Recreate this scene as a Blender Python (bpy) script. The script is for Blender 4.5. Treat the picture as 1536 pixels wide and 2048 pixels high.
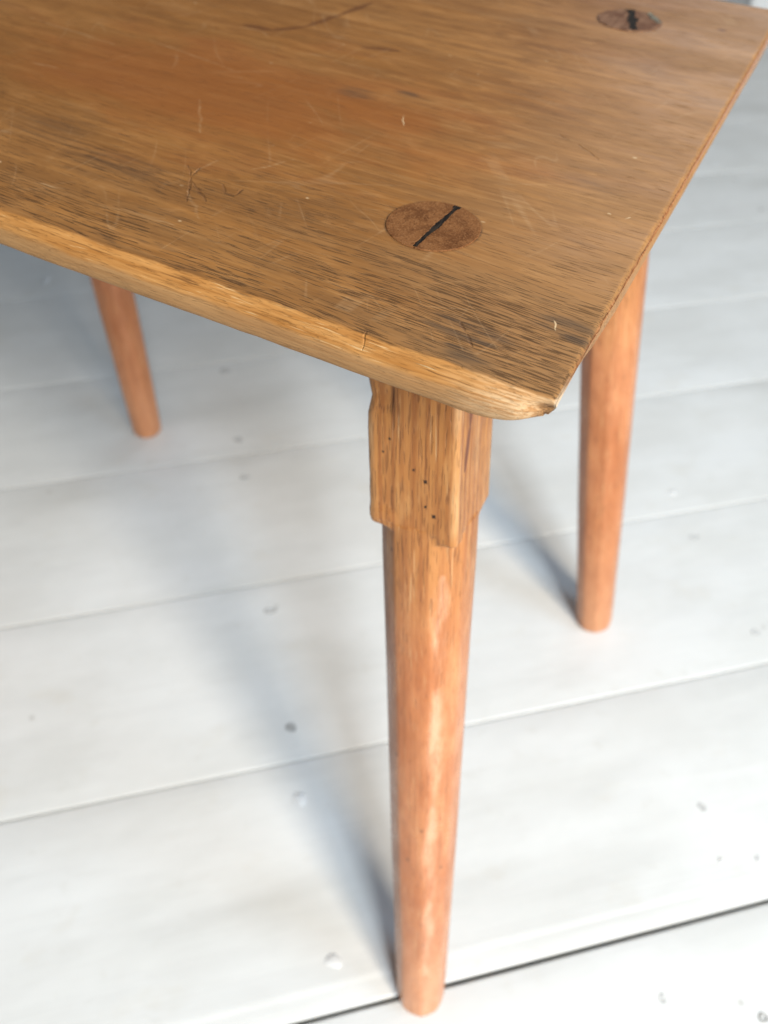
import bpy, bmesh, math, random
from mathutils import Vector, Matrix, noise
for o in list(bpy.data.objects): bpy.data.objects.remove(o)
S = bpy.context.scene
COL = S.collection
random.seed(7)
rad = math.radians

# ------------------------------------------------------------------ camera
# The corner of the seat (top arris) is at x=0, y=0, height SEAT; the floor is z=0.
SEAT = 0.5
def make_camera():
    cd = bpy.data.cameras.new('camera'); co = bpy.data.objects.new('camera', cd); COL.objects.link(co)
    pitch, yaw, roll = 0.86512, -0.46546, 0.02892
    F = Vector((math.sin(yaw)*math.cos(pitch), math.cos(yaw)*math.cos(pitch), -math.sin(pitch)))
    r0 = Vector((math.cos(yaw), -math.sin(yaw), 0)); u0 = r0.cross(F)
    R = math.cos(roll)*r0 + math.sin(roll)*u0
    U = -math.sin(roll)*r0 + math.cos(roll)*u0
    m = Matrix((R, U, -F)).transposed().to_4x4()
    m.translation = (0.03152, -0.16964, 0.64362)
    co.matrix_world = m
    cd.sensor_fit = 'VERTICAL'; cd.sensor_height = 34.57; cd.sensor_width = 25.93
    cd.lens = 26.005
    cd.clip_start = 0.01; cd.clip_end = 60
    cd.dof.use_dof = True; cd.dof.focus_distance = 0.250; cd.dof.aperture_fstop = 8.2; cd.dof.aperture_blades = 0
    S.camera = co
make_camera()

# ------------------------------------------------------------------ light: room ambience, three windows and an added blue fill
W = bpy.data.worlds.new('World'); S.world = W; W.use_nodes = True
bg = W.node_tree.nodes['Background']
bg.inputs['Color'].default_value = (0.88, 0.93, 1.0, 1); bg.inputs['Strength'].default_value = 0.12
def window_or_fill(name, az, el, dist, w, h, power, color, target=(-0.1, 0.05, 0.15)):
    ld = bpy.data.lights.new(name, 'AREA'); ld.shape = 'RECTANGLE'; ld.size = w; ld.size_y = h
    ld.energy = power; ld.color = color
    o = bpy.data.objects.new(name, ld); COL.objects.link(o)
    d = Vector((math.cos(rad(el))*math.cos(rad(az)), math.cos(rad(el))*math.sin(rad(az)), math.sin(rad(el))))
    o.location = Vector(target) + d*dist
    o.rotation_euler = (-d).to_track_quat('-Z', 'Y').to_euler()
window_or_fill('window_or_fill_light', -27, 38, 2.5, 0.46, 1.5, 62, (1.0, 0.90, 0.75))
window_or_fill('window_or_fill_light', -43, 40, 2.5, 0.46, 1.5, 57, (0.82, 0.92, 1.0))
window_or_fill('window_or_fill_light', -14, 46, 1.9, 0.7, 0.9, 14, (0.50, 0.74, 1.0), target=(0.2, 0.6, 0.1))  # added blue fill lamp: tints the floor, lifts the right side
window_or_fill('window_or_fill_light', 92, 26, 3.4, 1.2, 1.0, 13, (0.76, 0.88, 1.0), target=(-0.05, 0.2, 0.5))
S.view_settings.view_transform = 'Standard'; S.view_settings.look = 'None'
S.view_settings.exposure = 0.0; S.view_settings.gamma = 1.0

# ------------------------------------------------------------------ helpers
WM = {}
def link(name, mesh, parent=None, mw=None, mat=None):
    o = bpy.data.objects.new(name, mesh); COL.objects.link(o)
    mw = mw or Matrix.Identity(4); WM[o] = mw
    if parent is not None:
        o.parent = parent; o.matrix_parent_inverse = Matrix.Identity(4)
        o.matrix_basis = WM[parent].inverted() @ mw
    else: o.matrix_basis = mw
    if mat is not None and mesh is not None: mesh.materials.append(mat)
    return o
def mesh_from(name, verts, faces, smooth=True):
    me = bpy.data.meshes.new(name); me.from_pydata(verts, [], faces); me.update()
    if smooth:
        for p in me.polygons: p.use_smooth = True
    return me
def smooth(a, b, x):
    t = min(1, max(0, (x-a)/(b-a))); return t*t*(3-2*t)
def fbm(x, y, z=0, oct=3): return noise.fractal(Vector((x, y, z)), 1.0, 2.0, oct)

class NT:
    """small wrapper for building node trees"""
    def __init__(s, tree): s.t = tree; s.n = tree.nodes; s.l = tree.links
    def node(s, typ, **kw):
        n = s.n.new(typ)
        for k, v in kw.items(): setattr(n, k, v)
        return n
    def put(s, sock, v):
        if isinstance(v, bpy.types.NodeSocket): s.l.new(v, sock)
        elif v is not None:
            if isinstance(v, (tuple, list)) and sock.type == 'RGBA' and len(v) == 3: v = tuple(v)+(1,)
            sock.default_value = v
    def math(s, op, a, b=None, c=None, clamp=False):
        n = s.node('ShaderNodeMath', operation=op, use_clamp=clamp)
        for i, v in enumerate((a, b, c)): s.put(n.inputs[i], v)
        return n.outputs[0]
    def vmath(s, op, a, b=None, out=0, scale=None):
        n = s.node('ShaderNodeVectorMath', operation=op)
        s.put(n.inputs[0], a)
        if b is not None: s.put(n.inputs[1], b)
        if scale is not None: s.put(n.inputs['Scale'], scale)
        return n.outputs['Value'] if op in ('LENGTH', 'DOT_PRODUCT', 'DISTANCE') else n.outputs[0]
    def noise(s, vec, scale=1.0, detail=2.0, rough=0.5, dist=0.0, color=False):
        n = s.node('ShaderNodeTexNoise'); s.put(n.inputs['Vector'], vec); s.put(n.inputs['Scale'], scale)
        s.put(n.inputs['Detail'], detail); s.put(n.inputs['Roughness'], rough); s.put(n.inputs['Distortion'], dist)
        return n.outputs['Color'] if color else n.outputs[0]
    def ramp(s, x, lo, hi, a=0.0, b=1.0, smoothstep=True):
        n = s.node('ShaderNodeMapRange'); n.interpolation_type = 'SMOOTHSTEP' if smoothstep else 'LINEAR'
        s.put(n.inputs['Value'], x)
        for k, v in zip(('From Min', 'From Max', 'To Min', 'To Max'), (lo, hi, a, b)): s.put(n.inputs[k], v)
        return n.outputs[0]
    def mix(s, f, a, b, mode='MIX'):
        n = s.node('ShaderNodeMix', data_type='RGBA', blend_type=mode)
        s.put(n.inputs[0], f); s.put(n.inputs[6], a); s.put(n.inputs[7], b)
        return n.outputs[2]
    def sep(s, v):
        n = s.node('ShaderNodeSeparateXYZ'); s.put(n.inputs[0], v); return n.outputs
    def comb(s, x, y, z):
        n = s.node('ShaderNodeCombineXYZ')
        for i, v in enumerate((x, y, z)): s.put(n.inputs[i], v)
        return n.outputs[0]
    def bump(s, h, dist, strength=1.0, normal=None):
        n = s.node('ShaderNodeBump'); s.put(n.inputs['Height'], h); n.inputs['Distance'].default_value = dist
        n.inputs['Strength'].default_value = strength
        if normal is not None: s.put(n.inputs['Normal'], normal)
        return n.outputs[0]
def material(name):
    m = bpy.data.materials.new(name); m.use_nodes = True
    nt = NT(m.node_tree); b = m.node_tree.nodes['Principled BSDF']
    return m, nt, b
def mx(nt, *v):
    r = v[0]
    for k in v[1:]: r = nt.math('MAXIMUM', r, k)
    return r

# stroke group: 1 on the segment A-B, fading to 0 at WIDTH away
def stroke_group():
    g = bpy.data.node_groups.new('stroke', 'ShaderNodeTree')
    for nm, ty in (('P', 'NodeSocketVector'), ('A', 'NodeSocketVector'), ('B', 'NodeSocketVector'), ('Width', 'NodeSocketFloat')):
        g.interface.new_socket(nm, in_out='INPUT', socket_type=ty)
    g.interface.new_socket('Mask', in_out='OUTPUT', socket_type='NodeSocketFloat')
    nt = NT(g); i = nt.node('NodeGroupInput'); o = nt.node('NodeGroupOutput')
    ab = nt.vmath('SUBTRACT', i.outputs['B'], i.outputs['A']); ap = nt.vmath('SUBTRACT', i.outputs['P'], i.outputs['A'])
    t = nt.math('DIVIDE', nt.vmath('DOT_PRODUCT', ap, ab), nt.vmath('DOT_PRODUCT', ab, ab), clamp=True)
    d = nt.vmath('DISTANCE', ap, nt.vmath('SCALE', ab, scale=t))
    # taper towards both ends
    e = nt.math('MULTIPLY', t, nt.math('SUBTRACT', 1.0, t))
    w = nt.math('MULTIPLY', i.outputs['Width'], nt.math('ADD', 0.45, nt.math('MULTIPLY', e, 2.2)))
    nt.l.new(nt.ramp(nt.math('DIVIDE', d, w), 0.15, 1.0, 1.0, 0.0), o.inputs[0])
    return g
STROKE = stroke_group()
def stroke(nt, P, a, b, w):
    n = nt.node('ShaderNodeGroup'); n.node_tree = STROKE
    nt.put(n.inputs['P'], P); nt.put(n.inputs['A'], tuple(a)+(0,)*(3-len(a))); nt.put(n.inputs['B'], tuple(b)+(0,)*(3-len(b)))
    n.inputs['Width'].default_value = w
    return n.outputs[0]
def strokes(nt, P, lines, w):
    out = None
    for ln in lines:
        for a, b in zip(ln[:-1], ln[1:]):
            s = stroke(nt, P, a, b, w); out = s if out is None else nt.math('MAXIMUM', out, s)
    return out

# ------------------------------------------------------------------ materials
def seat_material(top):
    m, nt, b = material('worn_oiled_seat_wood' if top else 'worn_seat_edge_wood')
    P = nt.node('ShaderNodeTexCoord').outputs['Object']
    x, y, z = nt.sep(P)[0:3]
    # gently wandering grain, running along x
    wob = nt.math('MULTIPLY', nt.math('SUBTRACT', nt.noise(nt.comb(nt.math('MULTIPLY', x, 5.0), nt.math('MULTIPLY', y, 9.0), 3.1), 1.0, 2.0), 0.5), 0.016)
    gy = nt.math('ADD', nt.math('ADD', y, wob), nt.math('MULTIPLY', x, 0.03))
    G = lambda sx, sy, off=0.0: nt.comb(nt.math('MULTIPLY', x, sx), nt.math('MULTIPLY', gy, sy), nt.math('ADD', nt.math('MULTIPLY', z, sy), off))
    broad = nt.noise(G(3.0, 16.0), 1.0, 3.0, 0.55)
    blot = nt.noise(G(14.0, 38.0, 5.0), 1.0, 4.0, 0.6)
    streak = nt.noise(G(9.0, 260.0, 2.0), 1.0, 3.0, 0.6)
    fine = nt.noise(G(30.0, 1100.0, 9.0), 1.0, 2.0, 0.6)
    c = nt.mix(nt.ramp(broad, 0.32, 0.68), (0.290, 0.110, 0.022), (0.450, 0.200, 0.054))
    c = nt.mix(nt.ramp(blot, 0.38, 0.70, 0.0, 0.55), c, (0.190, 0.080, 0.022))
    c = nt.mix(nt.ramp(blot, 0.50, 0.20, 0.0, 0.45), c, (0.400, 0.205, 0.075))
    flake = nt.noise(G(42.0, 130.0, 71.0), 1.0, 3.0, 0.6, 0.6)
    c = nt.mix(nt.ramp(flake, 0.46, 0.64, 0.0, 0.50), c, (0.200, 0.078, 0.020))
    c = nt.mix(nt.ramp(flake, 0.46, 0.30, 0.0, 0.55), c, (0.470, 0.220, 0.072))
    c = nt.mix(nt.ramp(streak, 0.35, 0.70, 0.0, 0.32), c, (0.170, 0.074, 0.022))
    hair = nt.noise(G(22.0, 620.0, 77.0), 1.0, 2.0, 0.6)
    c = nt.mix(nt.ramp(hair, 0.50, 0.66, 0.0, 0.32), c, (0.150, 0.062, 0.018))
    c = nt.mix(nt.ramp(hair, 0.44, 0.28, 0.0, 0.32), c, (0.480, 0.245, 0.090))
    c = nt.mix(nt.ramp(fine, 0.30, 0.60, 0.25, 0.0), c, (0.42, 0.22, 0.085))
    # long growth lines that run the length of the plank
    grow = nt.noise(G(1.6, 230.0, 81.0), 1.0, 4.0, 0.7)
    c = nt.mix(nt.ramp(grow, 0.50, 0.66, 0.0, 0.42), c, (0.165, 0.064, 0.016))
    c = nt.mix(nt.ramp(grow, 0.42, 0.30, 0.0, 0.30), c, (0.500, 0.262, 0.100))
    if top:
        # light falling off leftward from the right end, painted in as a deeper tone
        falloff = nt.ramp(nt.math('ADD', x, nt.math('MULTIPLY', nt.math('SUBTRACT', broad, 0.5), 0.25)), -0.30, -0.06, 0.32, 0.0)
        c = nt.mix(falloff, c, (0.215, 0.080, 0.015))
        # the reddish oil-rich patch in the middle
        rp = nt.vmath('LENGTH', nt.vmath('MULTIPLY', nt.vmath('SUBTRACT', P, (-0.205, 0.130, 0)), (7.0, 16.0, 0.0)))
        rp = nt.math('MULTIPLY', nt.ramp(nt.math('ADD', rp, nt.math('MULTIPLY', nt.math('SUBTRACT', blot, 0.5), 2.2)), 0.35, 1.15, 1.0, 0.0), 0.55)
        c = nt.mix(rp, c, (0.275, 0.082, 0.017))
    # grey grime rubbed into the front band and right end
    front = nt.ramp(nt.math('ADD', y, nt.math('MULTIPLY', nt.math('SUBTRACT', broad, 0.5), 0.14)), -0.005, 0.100, 1.0, 0.0)
    endw = nt.ramp(nt.math('ADD', x, nt.math('MULTIPLY', nt.math('SUBTRACT', blot, 0.5), 0.06)), -0.10, 0.0, 0.0, 1.0)
    grime = nt.noise(G(11.0, 70.0, 14.0), 1.0, 4.0, 0.62)
    c = nt.mix(nt.math('MULTIPLY', front, nt.ramp(grime, 0.36, 0.66, 0.10, 0.62)), c, (0.200, 0.096, 0.034))
    c = nt.mix(nt.math('MULTIPLY', endw, 0.40), c, (0.420, 0.225, 0.090))
    # open pores: short dark dashes along the grain, dense near the front edge
    pore = nt.noise(G(85.0, 2000.0, 21.0), 1.0, 1.0, 0.5)
    pore2 = nt.noise(G(60.0, 1400.0, 33.0), 1.0, 1.5, 0.55)
    dens = nt.noise(G(10.0, 60.0, 41.0), 1.0, 3.0, 0.6)
    amt = nt.math('ADD', nt.math('MULTIPLY', front, 0.72), nt.math('ADD', nt.math('MULTIPLY', endw, 0.18), 0.20))
    amt = nt.math('MULTIPLY', amt, nt.ramp(dens, 0.34, 0.58, 0.30, 1.0))
    thr = nt.math('SUBTRACT', 0.685, nt.math('MULTIPLY', amt, 0.165))
    pm = nt.ramp(nt.math('SUBTRACT', pore, thr), 0.0, 0.05)
    pm2 = nt.ramp(nt.math('SUBTRACT', pore2, nt.math('ADD', thr, 0.070)), 0.0, 0.06)
    pores = nt.math('MAXIMUM', pm, pm2)
    c = nt.mix(nt.math('MULTIPLY', pores, nt.math('ADD', 0.42, nt.math('MULTIPLY', front, 0.34))), c, (0.060, 0.028, 0.011))
    # near-black ingrained stains
    st = nt.noise(G(16.0, 120.0, 51.0), 1.0, 4.0, 0.65)
    stm = nt.math('MULTIPLY', nt.ramp(st, 0.60, 0.74), nt.math('ADD', nt.math('MULTIPLY', front, 0.52), 0.06))
    for bx, by, br in ((-0.1517, 0.1559, .011), (-0.1313, 0.1661, .008), (-0.0355, 0.0170, .012), (-0.0085, 0.0352, .013), (-0.0042, 0.029, .007), (-0.0321, 0.1273, .020), (-0.030, 0.0035, .012), (-0.20, 0.045, .03), (-0.24, 0.062, .03)):
        d = nt.vmath('LENGTH', nt.vmath('MULTIPLY', nt.vmath('SUBTRACT', P, (bx, by, 0)), (1.0/br, 2.0/br, 0.0)))
        k = nt.ramp(nt.math('ADD', d, nt.math('MULTIPLY', nt.math('SUBTRACT', grime, 0.5), 3.4)), 0.35, 1.15, 0.62 if br < .02 else 0.30, 0.0)
        stm = nt.math('MAXIMUM', stm, nt.math('MULTIPLY', k, nt.ramp(streak, 0.36, 0.60, 0.25, 1.0)))
    c = nt.mix(stm, c, (0.058, 0.042, 0.030))
    # scratches, cracks and knife marks that sit where they sit
    Pw = nt.vmath('ADD', nt.comb(x, y, 0.0), nt.vmath('SCALE', nt.vmath('SUBTRACT', nt.noise(P, 160.0, 2.0, color=True), (0.5, 0.5, 0.5)), scale=0.0028))
    dark_thin = [[(-0.0585, 0.1628), (-0.0485, 0.1577), (-0.0355, 0.1481)], [(-0.1751, 0.0608), (-0.1655, 0.0513), (-0.152, 0.0415)],
        [(-0.1578, 0.0381), (-0.1681, 0.0545), (-0.1696, 0.0621)], [(-0.1543, 0.0551), (-0.1496, 0.0502), (-0.1454, 0.05), (-0.1454, 0.0562)],
        [(-0.0395, 0.02), (-0.0352, 0.0157), (-0.0304, 0.0108)], [(-0.0613, -0.0031), (-0.0622, 0.0012)], [(-0.0156, 0.3543), (-0.012, 0.3528)],
        [(-0.2175, 0.0695), (-0.2114, 0.0692)]]
    dm = strokes(nt, Pw, dark_thin, 0.00075)
    c = nt.mix(nt.math('MULTIPLY', dm, nt.ramp(fine, 0.35, 0.6, 0.42, 0.16)), c, (0.070, 0.022, 0.010))
    if top:
        dark_soft = [[(-0.2449, 0.2015), (-0.2278, 0.2016), (-0.2165, 0.2154), (-0.2101, 0.2408), (-0.2048, 0.268)], [(-0.1766, 0.2056), (-0.1583, 0.2111)], [(-0.0255, 0.3265), (-0.0222, 0.3285)]]
        c = nt.mix(nt.math('MULTIPLY', strokes(nt, Pw, dark_soft, 0.0036), 0.75), c, (0.120, 0.040, 0.012))
        light = [[(-0.3474, 0.1522), (-0.2846, 0.1458)], [(-0.2733, 0.1591), (-0.2107, 0.1478)], [(-0.3028, 0.1068), (-0.2875, 0.1088)], [(-0.2009, 0.1831), (-0.1825, 0.1873)],
            [(-0.245, 0.1971), (-0.2333, 0.1983), (-0.224, 0.1922)], [(-0.184, 0.0205), (-0.1508, 0.0217)], [(-0.1749, 0.0207), (-0.1564, 0.0232)], [(-0.216, 0.0207), (-0.2022, 0.022)],
            [(-0.1517, 0.0697), (-0.1414, 0.0864)], [(-0.1697, 0.0568), (-0.1672, 0.0714)], [(-0.1629, 0.0448), (-0.1457, 0.0294)], [(-0.208, 0.113), (-0.1883, 0.0866)]]
        lm = strokes(nt, Pw, light, 0.0011)
        c = nt.mix(nt.math('MULTIPLY', nt.math('MULTIPLY', lm, nt.ramp(fine, 0.30, 0.55, 1.0, 0.25)), 0.42), c, (0.58, 0.37, 0.19))
        nick = [[(-0.0146, 0.0362), (-0.0115, 0.0306)], [(-0.0612, 0.0603), (-0.0593, 0.0625)], [(-0.0119, 0.1063), (-0.0104, 0.1088)], [(-0.0191, 0.1083), (-0.0177, 0.1079)], [(-0.1133, 0.206), (-0.1121, 0.2032)], [(-0.122, 0.1444), (-0.118, 0.1364)]]
        nm = strokes(nt, Pw, nick, 0.0005)
        # a haze of fine scuffs running every way, in patches
        sc = None
        for ang, off in ((0.5, 3.0), (-0.9, 8.0), (1.4, 13.0)):
            ca, sa = math.cos(ang), math.sin(ang)
            u = nt.math('ADD', nt.math('MULTIPLY', x, ca), nt.math('MULTIPLY', y, sa)); v = nt.math('SUBTRACT', nt.math('MULTIPLY', y, ca), nt.math('MULTIPLY', x, sa))
            q = nt.noise(nt.comb(nt.math('MULTIPLY', u, 7.0), nt.math('MULTIPLY', v, 48.0), off), 1.0, 1.0, 0.5)
            k = nt.math('MULTIPLY', nt.ramp(nt.math('ABSOLUTE', nt.math('SUBTRACT', q, 0.5)), 0.0, 0.010, 1.0, 0.0), nt.ramp(nt.noise(P, 19.0+off, 2.0), 0.50, 0.66))
            sc = k if sc is None else nt.math('MAXIMUM', sc, k)
        c = nt.mix(nt.math('MULTIPLY', nt.math('MULTIPLY', sc, nt.ramp(fine, 0.30, 0.60, 1.0, 0.4)), 0.22), c, (0.62, 0.40, 0.21))
        # tiny chips where the finish has flaked
        vor = nt.node('ShaderNodeTexVoronoi'); nt.put(vor.inputs['Vector'], nt.comb(nt.math('MULTIPLY', x, 60.0), nt.math('MULTIPLY', y, 95.0), nt.math('MULTIPLY', z, 60.0))); vor.inputs['Scale'].default_value = 1.0
        chip = nt.math('MULTIPLY', nt.ramp(vor.outputs['Distance'], 0.035, 0.075, 1.0, 0.0), nt.ramp(nt.sep(vor.outputs['Color'])[0], 0.46, 0.52))
        chip = nt.math('MULTIPLY', chip, nt.ramp(nt.noise(P, 24.0, 2.0), 0.42, 0.62))
        nm = nt.math('MAXIMUM', nm, nt.math('MULTIPLY', chip, 0.9))
        c = nt.mix(nm, c, (0.66, 0.46, 0.26))
        # dirt in the joint round the two tenons
        for tx, ty in ((-0.0710, 0.0673), (-0.0710, 0.3152)):
            d = nt.vmath('LENGTH', nt.vmath('SUBTRACT', nt.vmath('ADD', nt.comb(x, y, 0.0), nt.vmath('SCALE', nt.vmath('SUBTRACT', nt.noise(P, 260.0, 2.0, color=True), (0.5, 0.5, 0.5)), scale=0.0012)), (tx, ty, 0)))
            k = nt.math('MULTIPLY', nt.ramp(d, 0.0170, 0.0182, 0.8, 0.0), nt.ramp(grime, 0.40, 0.56, 0.35, 1.0))
            c = nt.mix(k, c, (0.050, 0.024, 0.012))
    if not top:
        # front edge: finish worn off the rounded arris, paler wood on the face below
        edge = nt.ramp(nt.math('ADD', y, nt.math('MULTIPLY', nt.math('SUBTRACT', nt.noise(nt.comb(nt.math('MULTIPLY', x, 45.0), nt.math('MULTIPLY', z, 120.0), 0.0), 1.0, 4.0, 0.65), 0.5), 0.0030)), 0.0005, -0.0007, 0.0, 1.0)
        eg = nt.noise(nt.comb(nt.math('MULTIPLY', x, 26.0), 0.0, nt.math('MULTIPLY', z, 520.0)), 1.0, 4.0, 0.6)
        ef = nt.noise(nt.comb(nt.math('MULTIPLY', x, 60.0), nt.math('MULTIPLY', y, 900.0), nt.math('MULTIPLY', z, 1300.0)), 1.0, 2.0, 0.6)
        worn = nt.mix(nt.ramp(eg, 0.30, 0.70), (0.370, 0.152, 0.034), (0.520, 0.250, 0.075))
        worn = nt.mix(nt.ramp(ef, 0.56, 0.72, 0.0, 0.8), worn, (0.150, 0.060, 0.016))
        worn = nt.mix(nt.ramp(ef, 0.40, 0.26, 0.0, 0.7), worn, (0.74, 0.52, 0.27))
        low = nt.mix(nt.ramp(eg, 0.30, 0.70), (0.370, 0.190, 0.068), (0.470, 0.262, 0.105))
        low = nt.mix(nt.ramp(broad, 0.40, 0.62, 0.0, 0.35), low, (0.33, 0.165, 0.072))
        lowm = nt.ramp(nt.math('ADD', z, nt.math('MULTIPLY', nt.math('SUBTRACT', nt.noise(nt.comb(nt.math('MULTIPLY', x, 60.0), 0.0, 7.0), 1.0, 3.0, 0.6), 0.5), 0.0045)), -0.0048, -0.0072)
        ec = nt.mix(lowm, worn, low)
        # bruised, bleached corner
        cd = nt.vmath('LENGTH', nt.vmath('MULTIPLY', nt.vmath('SUBTRACT', P, (0.0, 0.0, -0.006)), (26.0, 60.0, 70.0)))
        cm = nt.ramp(nt.math('ADD', cd, nt.math('MULTIPLY', nt.math('SUBTRACT', grime, 0.5), 1.2)), 0.25, 1.05, 0.72, 0.0)
        ec = nt.mix(cm, ec, nt.mix(nt.ramp(ef, 0.42, 0.60), (0.72, 0.50, 0.29), (0.50, 0.26, 0.11)))
        c = nt.mix(edge, c, ec)
        # right end: rough orange end grain along the arris
        eend = nt.ramp(nt.math('ADD', x, nt.math('MULTIPLY', nt.math('SUBTRACT', nt.noise(nt.comb(0.0, nt.math('MULTIPLY', y, 90.0), nt.math('MULTIPLY', z, 200.0)), 1.0, 6.0, 0.7), 0.5), 0.0016)), -0.0009, -0.0001)
        endc = nt.mix(nt.ramp(nt.noise(nt.comb(0.0, nt.math('MULTIPLY', y, 900.0), nt.math('MULTIPLY', z, 900.0)), 1.0, 2.0), 0.36, 0.64), (0.25, 0.088, 0.026), (0.42, 0.19, 0.075))
        endc = nt.mix(nt.ramp(z, -0.0018, -0.0032), endc, (0.36, 0.215, 0.150))
        endc = nt.mix(nt.math('MULTIPLY', cm, 1.35, clamp=True), endc, (0.72, 0.52, 0.33))
        c = nt.mix(eend, c, endc)
    nt.put(b.inputs['Base Color'], c)
    r = nt.math('ADD', nt.ramp(blot, 0.3, 0.7, 0.40, 0.54), nt.math('MULTIPLY', front, 0.06))
    r = nt.math('ADD', r, nt.math('MULTIPLY', pores if top else mx(nt, pores, edge, eend), 0.18))
    nt.put(b.inputs['Roughness'], r)
    b.inputs['Specular IOR Level'].default_value = 0.24
    h = nt.math('SUBTRACT', nt.math('MULTIPLY', fine, 0.25), nt.math('MULTIPLY', pores, nt.math('ADD', 0.35, nt.math('MULTIPLY', front, 0.65))))
    h = nt.math('SUBTRACT', h, nt.math('MULTIPLY', dm, 1.2))
    h = nt.math('ADD', h, nt.math('MULTIPLY', streak, 0.30))
    if not top: h = nt.math('ADD', h, nt.math('MULTIPLY', nt.math('MAXIMUM', edge, eend), nt.math('MULTIPLY', ef, 1.1)))
    n1 = nt.bump(h, 0.00028, 0.8)
    nt.put(b.inputs['Normal'], nt.bump(nt.noise(G(8.0, 30.0, 60.0), 1.0, 3.0), 0.0011, 0.6, n1))
    return m

def leg_material(seed, marks=False):
    m, nt, b = material('varnished_orange_leg_wood')
    P = nt.node('ShaderNodeTexCoord').outputs['Object']
    x, y, z = nt.sep(P)[0:3]
    Q = lambda s, sz, off=0.0: nt.comb(nt.math('ADD', nt.math('MULTIPLY', x, s), off+seed), nt.math('MULTIPLY', y, s), nt.math('MULTIPLY', z, sz))
    broad = nt.noise(Q(28.0, 9.0), 1.0, 3.0, 0.6)
    fig = nt.noise(Q(400.0, 7.0, 3.0), 1.0, 4.0, 0.65)
    fine = nt.noise(Q(900.0, 34.0, 7.0), 1.0, 2.0, 0.6)
    pore = nt.noise(Q(1250.0, 85.0, 11.0), 1.0, 1.0, 0.5)
    mot = nt.noise(Q(110.0, 26.0, 17.0), 1.0, 4.0, 0.65)
    up = nt.ramp(nt.math('ADD', z, nt.math('MULTIPLY', nt.math('SUBTRACT', broad, 0.5), 0.16)), 0.30, 0.44)
    c = nt.mix(nt.ramp(broad, 0.35, 0.65), (0.475, 0.165, 0.055), (0.585, 0.235, 0.097))
    c = nt.mix(nt.ramp(mot, 0.40, 0.66, 0.0, 0.50), c, (0.360, 0.105, 0.032))
    c = nt.mix(nt.ramp(mot, 0.46, 0.26, 0.0, 0.40), c, (0.660, 0.320, 0.135))
    top = nt.mix(nt.ramp(fig, 0.36, 0.66), (0.430, 0.185, 0.050), (0.290, 0.106, 0.025))
    top = nt.mix(nt.ramp(mot, 0.48, 0.30, 0.0, 0.5), top, (0.54, 0.280, 0.100))
    c = nt.mix(nt.math('MULTIPLY', up, 0.90), c, top)
    c = nt.mix(nt.ramp(fig, 0.46, 0.70, 0.0, 0.42), c, (0.27, 0.088, 0.024))
    pm = nt.ramp(nt.math('SUBTRACT', pore, nt.math('SUBTRACT', 0.650, nt.math('MULTIPLY', up, 0.085))), 0.0, 0.07)
    c = nt.mix(nt.math('MULTIPLY', pm, nt.math('ADD', 0.35, nt.math('MULTIPLY', up, 0.12))), c, (0.125, 0.044, 0.014))
    c = nt.mix(nt.ramp(fine, 0.40, 0.26, 0.0, 0.40), c, (0.74, 0.47, 0.23))
    # small worm holes and specks
    vor = nt.node('ShaderNodeTexVoronoi'); nt.put(vor.inputs['Vector'], Q(120.0, 62.0, 23.0)); vor.inputs['Scale'].default_value = 1.0
    sp = nt.math('MULTIPLY', nt.ramp(vor.outputs['Distance'], 0.07, 0.13, 1.0, 0.0), nt.ramp(nt.sep(vor.outputs['Color'])[0], 0.74, 0.78))
    c = nt.mix(nt.math('MULTIPLY', sp, 0.7), c, (0.13, 0.045, 0.016))
    worn = None
    if marks:
        # arrises of the square head rubbed dark, holes and a red gouge where the photograph has them
        ar = nt.math('MULTIPLY', nt.ramp(nt.math('MINIMUM', nt.math('ABSOLUTE', x), nt.math('ABSOLUTE', y)), 0.0158, 0.0186), nt.ramp(z, 0.405, 0.415))
        c = nt.mix(nt.math('MULTIPLY', ar, nt.ramp(mot, 0.36, 0.62, 0.1, 0.55)), c, (0.60, 0.36, 0.17))
        hol = None
        for a, w in MARK_HOLES:
            k = stroke(nt, P, a, (a[0]+0.0006, a[1], a[2]+0.0008), w); hol = k if hol is None else nt.math('MAXIMUM', hol, k)
        c = nt.mix(hol, c, (0.018, 0.008, 0.005))
        # glossy highlight with some wear, painted pale on the arris right of the front facet
        wz = strokes(nt, nt.vmath('ADD', P, nt.vmath('SCALE', nt.vmath('SUBTRACT', nt.noise(Q(150.0, 40.0, 91.0), 1.0, 3.0, color=True), (0.5, 0.5, 0.5)), scale=0.007)), [[(0.0125, -0.0152, 0.385), (0.0122, -0.0150, 0.330)], [(0.0120, -0.0150, 0.318), (0.0112, -0.0148, 0.235), (0.0104, -0.0142, 0.150), (0.0096, -0.0136, 0.06)]], 0.0062)
        c = nt.mix(nt.math('MULTIPLY', wz, nt.ramp(mot, 0.34, 0.62, 0.62, 0.06)), c, (0.78, 0.42, 0.265))
        gz = strokes(nt, P, MARK_GOUGE, 0.0034)
        c = nt.mix(nt.math('MULTIPLY', gz, 0.9), c, (0.12, 0.030, 0.012))
    # foot end: pale and rubbed
    ft = nt.ramp(nt.math('ADD', z, nt.math('MULTIPLY', nt.math('SUBTRACT', mot, 0.5), 0.08)), 0.0, 0.16, 0.42, 0.0)
    c = nt.mix(ft, c, (0.680, 0.330, 0.170))
    nt.put(b.inputs['Base Color'], c)
    nt.put(b.inputs['Roughness'], nt.math('ADD', nt.ramp(mot, 0.3, 0.7, 0.24, 0.42), nt.math('MULTIPLY', up, 0.16)))
    b.inputs['Specular IOR Level'].default_value = 0.5
    h = nt.math('ADD', nt.math('MULTIPLY', fig, 0.5), nt.math('SUBTRACT', nt.math('MULTIPLY', fine, 0.3), nt.math('MULTIPLY', pm, 0.6)))
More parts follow.
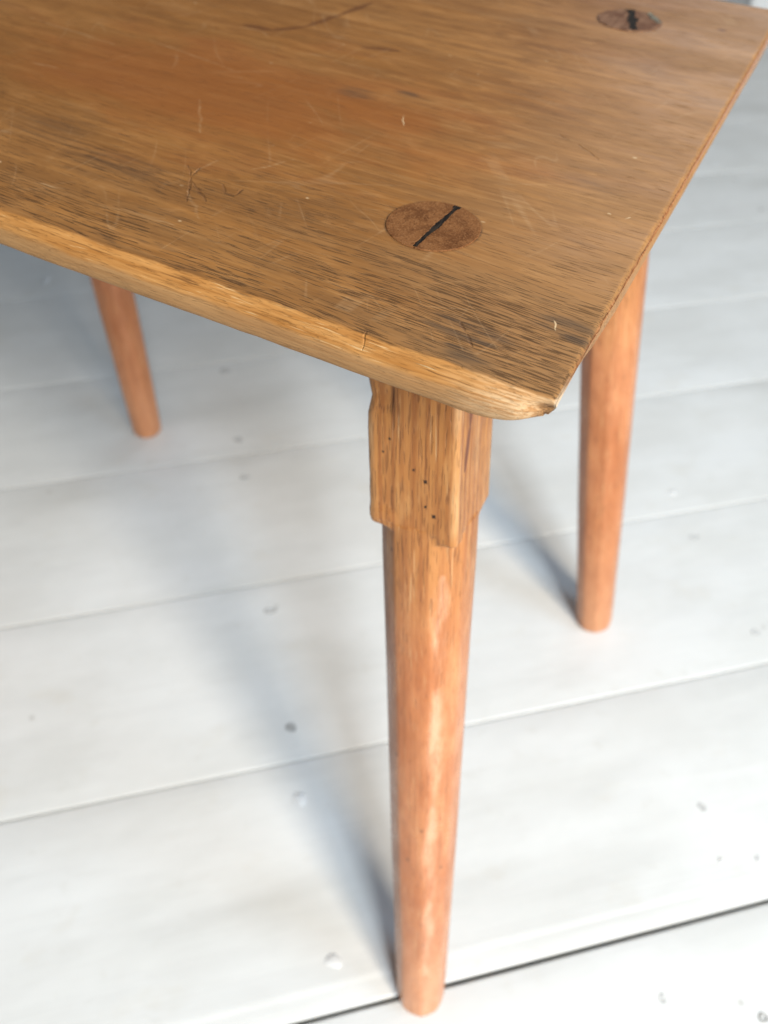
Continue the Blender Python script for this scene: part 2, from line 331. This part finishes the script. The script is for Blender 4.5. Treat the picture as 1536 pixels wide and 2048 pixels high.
    n1 = nt.bump(h, 0.00030, 0.8)
    nt.put(b.inputs['Normal'], nt.bump(nt.noise(Q(60.0, 45.0, 31.0), 1.0, 3.0, 0.6), 0.0016, 0.6, n1))
    return m

def endgrain_material(name, base, dark, light, stripes=0.0):
    m, nt, b = material(name)
    P = nt.node('ShaderNodeTexCoord').outputs['Object']; x, y, z = nt.sep(P)[0:3]
    gr = nt.noise(P, 1500.0, 2.0, 0.6); bl = nt.noise(P, 120.0, 3.0, 0.6)
    c = nt.mix(nt.ramp(bl, 0.42, 0.60), base, dark)
    c = nt.mix(nt.ramp(gr, 0.50, 0.70, 0.0, 0.7), c, light)
    c = nt.mix(nt.ramp(gr, 0.44, 0.28, 0.0, 0.7), c, tuple(v*0.45 for v in dark))
    if stripes:
        st = nt.noise(nt.comb(nt.math('MULTIPLY', x, 420.0), nt.math('MULTIPLY', y, 30.0), 0.0), 1.0, 2.0)
        c = nt.mix(nt.ramp(st, 0.45, 0.65, 0.0, stripes), c, tuple(v*0.6 for v in dark))
    nt.put(b.inputs['Base Color'], c); b.inputs['Roughness'].default_value = 0.6
    b.inputs['Specular IOR Level'].default_value = 0.05
    nt.put(b.inputs['Normal'], nt.bump(gr, 0.00022, 0.9))
    return m

def wedge_material(name, a, bcol):
    m, nt, b = material(name)
    P = nt.node('ShaderNodeTexCoord').outputs['Object']
    n = nt.noise(nt.vmath('MULTIPLY', P, (900.0, 160.0, 400.0)), 1.0, 3.0, 0.6)
    nt.put(b.inputs['Base Color'], nt.mix(nt.ramp(n, 0.36, 0.66), a, bcol)); b.inputs['Roughness'].default_value = 0.7; b.inputs['Specular IOR Level'].default_value = 0.08
    nt.put(b.inputs['Normal'], nt.bump(n, 0.0004, 0.9))
    return m

def floor_material():
    m, nt, b = material('white_floor_paint')
    oi = nt.node('ShaderNodeObjectInfo')
    P = nt.node('ShaderNodeTexCoord').outputs['Object']; x, y, z = nt.sep(P)[0:3]
    off = nt.math('MULTIPLY', oi.outputs['Random'], 37.0)
    Q = lambda sx, sy, o=0.0: nt.comb(nt.math('ADD', nt.math('MULTIPLY', x, sx), off), nt.math('MULTIPLY', y, sy), nt.math('ADD', off, o))
    cloud = nt.noise(Q(7.0, 11.0), 1.0, 4.0, 0.6)
    spot = nt.noise(Q(45.0, 60.0, 5.0), 1.0, 3.0, 0.6)
    brush = nt.noise(Q(5.0, 260.0, 9.0), 1.0, 3.0, 0.6)
    c = nt.mix(nt.ramp(cloud, 0.34, 0.68), (0.735, 0.733, 0.715), (0.665, 0.660, 0.635))
    c = nt.mix(nt.ramp(spot, 0.60, 0.76, 0.0, 0.35), c, (0.61, 0.595, 0.55))
    c = nt.mix(nt.ramp(nt.noise(Q(16.0, 22.0, 15.0), 1.0, 3.0, 0.6), 0.60, 0.74, 0.0, 0.28), c, (0.62, 0.585, 0.51))
    vor = nt.node('ShaderNodeTexVoronoi'); nt.put(vor.inputs['Vector'], Q(26.0, 26.0, 2.0)); vor.inputs['Scale'].default_value = 1.0
    sp = nt.math('MULTIPLY', nt.ramp(vor.outputs['Distance'], 0.03, 0.09, 1.0, 0.0), nt.ramp(nt.sep(vor.outputs['Color'])[0], 0.84, 0.90))
    c = nt.mix(nt.math('MULTIPLY', sp, 0.55), c, (0.38, 0.36, 0.32))
    scuff = nt.noise(Q(9.0, 170.0, 29.0), 1.0, 4.0, 0.65)
    c = nt.mix(nt.ramp(scuff, 0.56, 0.72, 0.0, 0.22), c, (0.60, 0.585, 0.55))
    c = nt.mix(nt.math('MULTIPLY', oi.outputs['Random'], 0.16), c, (0.66, 0.65, 0.62))
    # dirt settled in the joints: below the painted face
    c = nt.mix(nt.ramp(z, -0.00005, -0.0009, 0.0, 0.50), c, (0.36, 0.345, 0.31))
    nt.put(b.inputs['Base Color'], c)
    nt.put(b.inputs['Roughness'], nt.ramp(cloud, 0.3, 0.7, 0.36, 0.50))
    b.inputs['Specular IOR Level'].default_value = 0.5
    h = nt.math('ADD', nt.math('MULTIPLY', brush, 0.5), nt.math('MULTIPLY', spot, 0.5))
    n1 = nt.bump(h, 0.0005, 0.55)
    nt.put(b.inputs['Normal'], nt.bump(nt.noise(Q(4.5, 13.0, 21.0), 1.0, 3.0, 0.55), 0.0035, 0.6, n1))
    return m

def plain(name, col, rough, spec=0.5, scale=30.0, var=0.12):
    m, nt, b = material(name)
    P = nt.node('ShaderNodeTexCoord').outputs['Object']
    n = nt.noise(P, scale, 3.0, 0.6)
    nt.put(b.inputs['Base Color'], nt.mix(nt.ramp(n, 0.3, 0.7), col, tuple(v*(1-var) for v in col)))
    b.inputs['Roughness'].default_value = rough; b.inputs['Specular IOR Level'].default_value = spec
    nt.put(b.inputs['Normal'], nt.bump(n, 0.0008, 0.4))
    return m

# ------------------------------------------------------------------ the floor: painted boards on a dark underlay
BANG = rad(40.65)
BD = Vector((math.cos(BANG), math.sin(BANG), 0)); BN = Vector((-BD.y, BD.x, 0))
FLOOR_D = 3.0
def brd(d, n, z=0.0): return BD*d + BN*n + Vector((0, 0, z))
def board_matrix(d, n, z=0.0):
    m = Matrix((BD, BN, Vector((0, 0, 1)))).transposed().to_4x4(); m.translation = brd(d, n, z); return m
M_floor = floor_material()
M_gap = plain('dusty_underlay', (0.16, 0.15, 0.13), 0.9, 0.2)
joints = [-0.830, -0.640, -0.448, -0.257, -0.0635, 0.1247, 0.3150, 0.5030, 0.6770, 0.8720, 1.0370, 1.228, 1.420, 1.610, 1.80, 1.99, 2.18, 2.37, 2.56, 2.75]
floor = link('floor', mesh_from('floor', [brd(-1.9, -0.9, -0.0215), brd(FLOOR_D+.03, -0.9, -0.0215), brd(FLOOR_D+.03, 2.9, -0.0215), brd(-1.9, 2.9, -0.0215)], [(0, 1, 2, 3)], False), mat=M_gap)
floor['kind'] = 'structure'; floor['label'] = 'white painted floorboards under the stool'
boards = []
def floorboard(n0, n1, gap0, gap1, bead=0.0, bevel=0.0032, depth=0.0009):
    """profile across the board (n), swept along its length in a few slightly uneven stations"""
    d0, d1 = -1.85, FLOOR_D
    w0 = n0 + gap0/2; w1 = n1 - gap1/2; w = w1 - w0
    prof = [(0, -0.020), (0, -depth-0.0006), (bevel*0.25, -depth*0.75), (bevel*0.6, -depth*0.25), (bevel, -0.00004)]
    if bead:
        prof += [(bead-0.0028, -0.00025), (bead-0.0008, -0.0001), (bead+0.0010, 0.00035), (bead+0.004, 0.0001)]
    for k in range(1, 8): prof.append((bead+bevel+0.006+(w-2*bevel-bead-0.012)*k/8, 0.0))
    prof += [(w-bevel, -0.00004), (w-bevel*0.6, -depth*0.25), (w-bevel*0.25, -depth*0.75), (w, -depth-0.0006), (w, -0.020)]
    ns = 90; V = []; Fc = []; sd = random.random()*50
    for i in range(ns+1):
        d = d0+(d1-d0)*i/ns
        for j, (p, q) in enumerate(prof):
            e = fbm(d*5, sd, j*0.05)*0.0005 if 0 < j < len(prof)-1 else 0
            wz = fbm(d*3+sd, p*14, 1.7)*0.0006 if q > -0.01 else 0
            V.append((d, p + e, q + wz))
    n = len(prof)
    for i in range(ns):
        for j in range(n-1): Fc.append((i*n+j, (i+1)*n+j, (i+1)*n+j+1, i*n+j+1))
    o = link('floorboard', mesh_from('floorboard', V, Fc), floor, board_matrix(0, w0, 0), M_floor)
    boards.append((w0, w1, o)); return o
for k, (a, c_) in enumerate(zip(joints[:-1], joints[1:])):
    L1 = abs(a+0.0635) < 1e-6; U1 = abs(c_+0.0635) < 1e-6
    floorboard(a, c_, 0.0024 if L1 else 0.0001, 0.0024 if U1 else 0.0001, bead=0.0155 if L1 else 0.0,
               bevel=0.0020 if (L1 or U1) else (0.0026 if a < 0.4 else 0.0018), depth=0.0009 if (L1 or U1) else (0.0006 if a < 0.4 else 0.0004))
# filled nail heads, painted over: a shallow dish with a soft raised rim
M_nail = plain('painted_nail_head', (0.52, 0.515, 0.50), 0.5)
M_nailw = plain('filled_nail_head', (0.76, 0.76, 0.75), 0.28)
M_naild = plain('bare_nail_head', (0.33, 0.32, 0.30), 0.5)
def nail(d, n, r, mat, depth):
    par = [o for a, b_, o in boards if a <= n <= b_]
    if not par: return
    V = []; Fc = []; rings = ((0.0, -depth), (0.45, -depth*0.9), (0.75, -depth*0.1), (1.0, 0.00035), (1.35, 0.0001), (1.6, -0.0009)) if depth > 0 else ((0.0, 0.0011), (0.4, 0.00095), (0.7, 0.0007), (1.0, 0.00025), (1.3, -0.0003), (1.5, -0.001))
    K = 16; el = random.uniform(0.8, 1.25)
    V.append((0, 0, rings[0][1]))
    for rr, zz in rings[1:]:
        for k in range(K):
            t = 2*math.pi*k/K; q = rr*r*(1+0.16*math.sin(2*t+d*40)+0.10*math.sin(3*t+n*70)); V.append((q*math.cos(t)*el, q*math.sin(t)/el, zz))
    for k in range(K): Fc.append((0, 1+k, 1+(k+1) % K))
    for i in range(len(rings)-2):
        for k in range(K): a = 1+i*K; Fc.append((a+k, a+K+k, a+K+(k+1) % K, a+(k+1) % K))
    link('nail_head', mesh_from('nail_head', V, Fc), par[0], board_matrix(d, n, 0.0004), mat)
for d, n, r, mt, dep in ((-0.0898, 0.1555, .0029, M_naild, .0006), (-0.092, 0.2801, .0032, M_nail, .0006), (-0.3381, 0.9162, .007, M_nailw, 0), (0.3652, 0.2793, .0028, M_nail, .0005),
        (0.3679, 0.1573, .0026, M_nail, .0006), (0.2347, 0.0129, .0022, M_nail, .0003), (0.1405, -0.1058, .0020, M_nail, .0004), (0.2055, -0.1318, .0024, M_naild, .0006), (-0.0974, 0.4654, .0030, M_nail, .0004),
        (-0.0915, 0.0918, .0042, M_nailw, 0), (-0.0855, -0.0311, .0042, M_nailw, 0), (-0.1026, 0.6585, .004, M_nail, .0004), (-0.0985, 0.5277, .0032, M_nail, .0004), (0.3722, 0.3443, .0040, M_nailw, 0),
        (0.8187, 1.0362+.03, .006, M_nailw, 0), (0.2588, -0.0350, .0020, M_nailw, 0), (0.229, -0.0290, .0016, M_nailw, 0)):
    nail(d, n, r, mt, dep)
for bi, dd in ((8, .36), (9, .37), (10, .36), (9, .82), (7, .84), (8, .83)):
    w0, w1, o = boards[bi]
    for q in (0.032, (w1-w0)-0.034): nail(dd+random.uniform(-.01, .01), w0+q+random.uniform(-.006, .006), .0028, M_nail, .0004)

# ------------------------------------------------------------------ the white wall that just shows past the far corner of the seat
M_wall = plain('white_wall_paint', (0.82, 0.82, 0.81), 0.6, 0.3, 8.0, 0.04)
M_skirt = plain('white_gloss_paint', (0.80, 0.80, 0.79), 0.35, 0.5, 20.0, 0.04)
def box(x0, x1, y0, y1, z0, z1, bev=0.0):
    bm = bmesh.new(); bmesh.ops.create_cube(bm, size=1.0)
    for v in bm.verts: v.co = Vector((x0 if v.co.x < 0 else x1, y0 if v.co.y < 0 else y1, z0 if v.co.z < 0 else z1))
    if bev: bmesh.ops.bevel(bm, geom=bm.edges[:], offset=bev, segments=2, affect='EDGES')
    me = bpy.data.meshes.new('box'); bm.to_mesh(me); bm.free(); return me
wall = link('wall', box(1.256, 2.98, 1.742, 1.90, 0.0, 1.1), None, board_matrix(0, 0, 0), M_wall)
wall['kind'] = 'structure'; wall['label'] = 'white wall end just showing beyond the far right corner of the stool'; wall['category'] = 'wall'
link('skirting_board', box(1.252, 2.98, 1.724, 1.7415, 0.001, 0.14, 0.004), wall, board_matrix(0, 0, 0), M_skirt)

# ------------------------------------------------------------------ the stool
stool = link('wooden_stool', None, None, Matrix.Translation((-0.29, 0.19, 0)))
stool['label'] = 'worn brown wooden stool with wedged tenons and tapering orange legs on white floorboards'
stool['category'] = 'stool'

# seat: a plank with a rounded worn front arris, ragged right end and bruised corner
def seat_mesh():
    L, Wd, T = 0.60, 0.3765, 0.0152
    xs = [-L + 0.0015*i/1 for i in range(2)]
    x = -L + 0.006
    while x < -0.05: xs.append(x); x += 0.006
    while x < -0.004: xs.append(x); x += 0.0016
    xs += [-0.0034, -0.0024, -0.0016, -0.0009, -0.0004, 0.0]
    top = [0.0, .001, .002, .004, .007, .011, .016] + [0.022 + (Wd-0.03-0.022)*i/140 for i in range(141)] + [Wd-.022, Wd-.014, Wd-.008, Wd-.004, Wd-.002, Wd]
    prof = [(y, 0.0, 't') for y in top]
    prof += [(Wd+.0016, -.0008, 'k'), (Wd+.0028, -.0024, 'k'), (Wd+.003, -.007, 'k'), (Wd+.003, -T+.002, 'k'), (Wd+.001, -T, 'b')]
    prof += [(Wd*(1-i/16.0), -T, 'b') for i in range(1, 16)]
    prof += [(.012, -T, 'b'), (.006, -T, 'b'), (.002, -T, 'b'), (-.0004, -T+.0001, 'f'), (-.0021, -T+.0008, 'f'), (-.0029, -T+.002, 'f'), (-.0033, -.0115, 'f'), (-.0036, -.0095, 'f'), (-.0037, -.0078, 'f'), (-.0035, -.0062, 'f'), (-.0031, -.0047, 'f'), (-.0025, -.0033, 'f'), (-.0017, -.0018, 'f'), (-.0009, -.0007, 'f')]
    n = len(prof); V = []; Fc = []
    for x in xs:
        s = smooth(-0.030, 0.0, x); s2 = smooth(-0.012, 0.001, x)
        for j, (y, z, tag) in enumerate(prof):
            yy, zz, xx = y, z, x
            # slow unevenness of a hand-planed top
            if tag == 't': zz += 0.00035*fbm(x*9, y*22, 0.3)
            if tag in 'f' or (tag == 't' and y < 0.003):
                yy += 0.00040*fbm(x*26, z*90, 4.0) + 0.00022*fbm(x*120, z*60, 9.0)
                zz += 0.0005*fbm(x*40, 2.0, 7.0) * (1 if z > -0.006 else 0.3)
            if y < 0.05:
                wgt = smooth(0.05, 0.012, y)*smooth(-0.002, -T, z)
                zz += 0.0056*s*s*wgt                       # underside of the corner rubbed away
                if z < -0.0005: yy += (0.0040*s2 + 0.0012*s) * smooth(0.03, 0.0, y) * smooth(0.0, -0.006, z)
            # right end arris
            e = smooth(-0.0018, 0.0, x)
            if tag == 't':
                zz -= (0.0008*e**1.6) * (1.0+0.8*fbm(y*170, 1.0, 2.0))
            if tag == 'b': zz += 0.0012*e
            if x > -0.003:
                xx += (0.0005 if y > 0.008 else 0.0002)*fbm(y*120, z*200, 5.0) + 0.00015*fbm(y*260, z*200, 1.0) - (0.0022*smooth(-0.004, -T, z) if y < .05 else 0.0010*smooth(-0.004, -T, z))
            V.append((xx, yy, zz))
    m = len(xs)
    for i in range(m-1):
        for j in range(n):
            k = (j+1) % n; Fc.append((i*n+j, (i+1)*n+j, (i+1)*n+k, i*n+k))
    Fc.append(tuple(reversed(range(n)))); Fc.append(tuple((m-1)*n+j for j in range(n)))
    me = mesh_from('seat', V, Fc)
    me.polygons[-1].use_smooth = False; me.polygons[-2].use_smooth = False
    return me
seat = link('seat', seat_mesh(), stool, Matrix.Translation((0, 0, SEAT)), seat_material(True))
seat.data.materials.append(seat_material(False))
for p in seat.data.polygons:
    if p.center.y < 0.0055 or p.center.x > -0.0042 or p.center.z < -0.003 or p.center.y > 0.372: p.material_index = 1

# legs
def leg_frame(foot, top):
    f = Vector(foot); t = Vector(top); az = (t-f); Ln = az.length; az.normalize()
    X = (Vector((1, 0, 0)) - az*az.x).normalized(); Y = az.cross(X)
    m = Matrix((X, Y, az)).transposed().to_4x4(); m.translation = f
    return m, Ln
def leg_mesh(Ln, prof, a=0.0200, sh=0.770, seed=0.0, lean=(0, 0, 1), marks=False):
    """turned leg with a square head; local z runs from the foot to the seat"""
    K = 96
    zs = [0.0]*4 + [0.0035, 0.0055, 0.008]
    foot_f = [0.0, 0.55, 0.80, 0.905, 0.963, 0.985, 1.0]
    st = list(zip(zs, foot_f))
    st[1] = (0.0, 0.55); st[2] = (0.0006, 0.80); st[3] = (0.0018, 0.905)
    z = 0.014
    while z < sh*Ln-0.012: st.append((z, 1.0)); z += 0.009
    for k in range(45): st.append((sh*Ln-0.010+0.022*k/44, 1.0))
    z = sh*Ln+0.018
    while z < Ln-0.0225: st.append((z, 1.0)); z += 0.007
    st.append((Ln-0.013, 1.0))
    V = []; Fc = []
    def rr(t):
        for (t0, r0), (t1, r1) in zip(prof[:-1], prof[1:]):
            if t <= t1: return r0+(r1-r0)*(t-t0)/(t1-t0)
        return prof[-1][1]
    for z, ff in st:
        t = z/Ln; R = rr(t)
        for k in range(K):
            th = 2*math.pi*(k+0.5)/K
            # worn foot: bottom is cut level with the floor
            circ = R*ff*(1+0.006*fbm(math.cos(th)*1.5+seed, math.sin(th)*1.5, z*14))
            cs, sn = abs(math.cos(th)), abs(math.sin(th))
            # shaved to eight soft facets
            q8 = max(cs, sn, (cs+sn)*0.7071)
            circ *= (1-FAC) + FAC*1.015/max(q8, 0.925)*0.975
            ah = a*(1-0.03*smooth(sh, 1.0, t))
            sq = min(ah/max(cs, sn), ah*1.392)
            wob = 0.0030*fbm(math.cos(th)*0.9+seed, math.sin(th)*0.9, 3.0) + (0.0025 if cs > 0.5 and sn > 0.5 and math.cos(th) > 0 and math.sin(th) < 0 else 0) * -1.6
            # shoulder: the corner swells out over a few millimetres with a rounded lower lip
            u = (z - (sh*Ln + wob))/0.0042
            cw = smooth(0.0, 1.0, u)**0.6 if u > 0 else 0.0
            r = max(circ if z < sh*Ln+0.004 else min(circ, sq*1.001) , 0) if sq <= circ else circ + (sq-circ)*cw
            if z > sh*Ln+0.004 and sq <= circ: r = sq
            if t > sh: r *= 1 + 0.010*fbm(th*2.2+seed, z*26, 8.0)*(1 if sq > ah*1.2 else 0.35)
            if marks and math.cos(th) < -0.4 and math.sin(th) < -0.4 and t > sh:
                r -= 0.0027*math.exp(-((z-Ln*0.880)/0.0026)**2) + 0.0012*abs(fbm(z*160, 3.0, 1.0))
            V.append((r*math.cos(th), r*math.sin(th), z))
    n = len(st)
    for i in range(n-1):
        for k in range(K):
            q = (k+1) % K; Fc.append((i*K+k, i*K+q, (i+1)*K+q, (i+1)*K+k))
    Fc.append(tuple(reversed(range(K))))
    Fc.append(tuple((n-1)*K+k for k in range(K)))
    # keep the foot above the floor: local floor plane through the origin
    g = Vector(lean)
    W_ = []
    for v in V:
        h = Vector(v).dot(g)
        if h < 0.0003: v = (v[0], v[1], v[2] + (0.0003-h)/g.z)
        W_.append(v)
    me = mesh_from('leg', W_, Fc)
    me.polygons[-1].use_smooth = False; me.polygons[-2].use_smooth = False
    return me
FAC = 0.42
PROF = [(0, .0161), (.06, .0167), (.11, .0171), (.32, .0187), (.55, .0198), (.65, .0203), (.73, .0208), (1, .0208)]
MARK_HOLES = []; MARK_GOUGE = []
LEGS = {'front': ((0.0212, -0.0685, 0), (-0.0700, 0.0673, SEAT)), 'right': ((0.0332, 0.2945, 0), (-0.0710, 0.3152, SEAT)),
        'left': ((-0.5215, 0.2966, 0), (-0.5160, 0.3152, SEAT)), 'hidden': ((-0.5300, -0.0690, 0), (-0.5160, 0.0673, SEAT))}
legs = {}
for i, (k, (ft, tp)) in enumerate(LEGS.items()):
    mw, Ln = leg_frame(ft, tp)
    if k == 'front':
        # marks on the square head: (distance below the seat along the leg, position across the face)
        zz = lambda t: Ln*(1-t)
        A = 0.0200
        MARK_HOLES = [((0.0058, -A, zz(.178)), .0019), ((0.0098, -A, zz(.207)), .0020), ((-0.0100, -A, zz(.148)), .0012), ((-0.0130, -A, zz(.160)), .0011), ((0.0060, -A, zz(.200)), .0010), ((0.0005, -A, zz(.170)), .0009)]
        MARK_GOUGE = [[(A, -0.0075, zz(.11)), (A, -0.0085, zz(.135)), (A, -0.0125, zz(.168))]]
    g = mw.to_3x3().inverted() @ Vector((0, 0, 1))
    o = link('leg', leg_mesh(Ln, PROF, seed=i*3.7, lean=g, marks=(k == 'front')), stool, mw, leg_material(i*13.3, k == 'front'))
    legs[k] = o
legs['front']['label'] = 'near leg with a square head and dark worm holes'

# through tenons: end grain discs just proud of the seat, split by a wedge
M_end1 = endgrain_material('brown_end_grain', (0.215, 0.088, 0.032), (0.140, 0.053, 0.019), (0.29, 0.135, 0.055))
M_end2 = endgrain_material('grey_brown_end_grain', (0.230, 0.120, 0.070), (0.150, 0.066, 0.036), (0.30, 0.17, 0.10), 0.5)
M_wdark = wedge_material('blackened_wedge', (0.010, 0.008, 0.007), (0.034, 0.025, 0.018))
M_wgrey = wedge_material('grey_wedge', (0.11, 0.095, 0.072), (0.20, 0.175, 0.13))
def tenon_mesh(r, A, B, gap):
    """two half discs with a slot of irregular width from A to B between them"""
    A = Vector(A); B = Vector(B); u = (B-A).normalized(); nrm = Vector((-u.y, u.x))
    mid = (A+B)/2; off = mid.dot(nrm)
    V = []; Fc = []
    N = 40
    for sgn in (1, -1):
        slot = []
        half = math.sqrt(max(r*r-off*off, 1e-9))*0.985
        for i in range(N+1):
            s = -half + 2*half*i/N
            p = u*s + nrm*off
            tt = (s - (A-nrm*off).dot(u))/((B-A).length)
            g = gap*0.5*(0.75 + 0.45*math.exp(-((tt-0.52)/0.16)**2)) * (1+0.55*noise.noise(Vector((s*420, sgn*3.0, gap*900)))+0.4*noise.noise(Vector((s*1300, sgn*7.0, 2.0))))
            if tt < -0.01 or tt > 1.01: g = 0.00003
            slot.append(p + nrm*sgn*g)
        a0 = math.atan2(slot[-1].y, slot[-1].x); a1 = math.atan2(slot[0].y, slot[0].x)
        if sgn > 0:
            while a1 <= a0: a1 += 2*math.pi
        else:
            while a1 >= a0: a1 -= 2*math.pi
        arc = []
        for i in range(1, 60):
            t = a0+(a1-a0)*i/60; q = r*(1+0.010*noise.noise(Vector((math.cos(t)*3, math.sin(t)*3, 1.0)))+0.005*noise.noise(Vector((t*9, 2.0, 1.0))))
            arc.append(Vector((q*math.cos(t), q*math.sin(t))))
        loop = slot + arc
        if sgn < 0: loop = loop[::-1]
        cen = sum(loop, Vector((0, 0)))/len(loop)
        base = len(V); m = len(loop)
        for z, k in ((-0.0012, 1.0), (0.00012, 1.0), (0.00030, 0.985)):
            for p in loop:
                q = cen+(p-cen)*k; V.append((q.x, q.y, z))
        for l in range(2):
            for i in range(m):
                j = (i+1) % m; Fc.append((base+l*m+i, base+l*m+j, base+(l+1)*m+j, base+(l+1)*m+i))
        Fc.append(tuple(base+2*m+i for i in range(m)))
    return mesh_from('tenon', V, Fc, False)
def wedge_mesh(A, B, w, z=0.00012):
    A = Vector(A); B = Vector(B); u = (B-A).normalized(); nrm = Vector((-u.y, u.x)); V = []; Fc = []
    N = 24
    for i in range(N+1):
        t = i/N; p = A+(B-A)*t; g = w*0.5*(1+0.5*math.exp(-((t-0.52)/0.16)**2))
        zz = z + 0.00010*noise.noise(Vector((t*9, w*500, 3.0))) + (0.00025 if t > 0.93 else 0)
        V += [(p.x+nrm.x*g, p.y+nrm.y*g, -0.0012), (p.x+nrm.x*g, p.y+nrm.y*g, zz), (p.x, p.y, zz+0.00008), (p.x-nrm.x*g, p.y-nrm.y*g, zz), (p.x-nrm.x*g, p.y-nrm.y*g, -0.0012)]
    for i in range(N):
        for j in range(4): Fc.append((i*5+j, i*5+j+1, (i+1)*5+j+1, (i+1)*5+j))
    Fc += [(4, 3, 2, 1, 0), tuple(N*5+j for j in range(5))]
    return mesh_from('wedge', V, Fc, False)
C1 = Vector((-0.0710, 0.0673)); C2 = Vector((-0.0710, 0.3152))
def at(c): return Matrix.Translation((c.x, c.y, SEAT+0.0002))
a, b_ = (0.0003, -0.0157), (0.0022, 0.0163)
link('tenon', tenon_mesh(0.0171, a, b_, 0.0021), legs['front'], at(C1), M_end1)
link('wedge', wedge_mesh(a, b_, 0.0030), legs['front'], at(C1), M_wdark)
a, b_ = (-0.0040, 0.0163), (0.0060, -0.0140)
link('tenon', tenon_mesh(0.0171, b_, a, 0.0050), legs['right'], at(C2), M_end2)
link('wedge', wedge_mesh(b_, a, 0.0060), legs['right'], at(C2), M_wdark)
sl = link('wedge', wedge_mesh((0.0155, 0.0035), (0.0068, 0.0152), 0.0028, 0.00055), legs['right'], at(C2), M_wgrey)
sl['label'] = 'pale grey sliver of wedge'
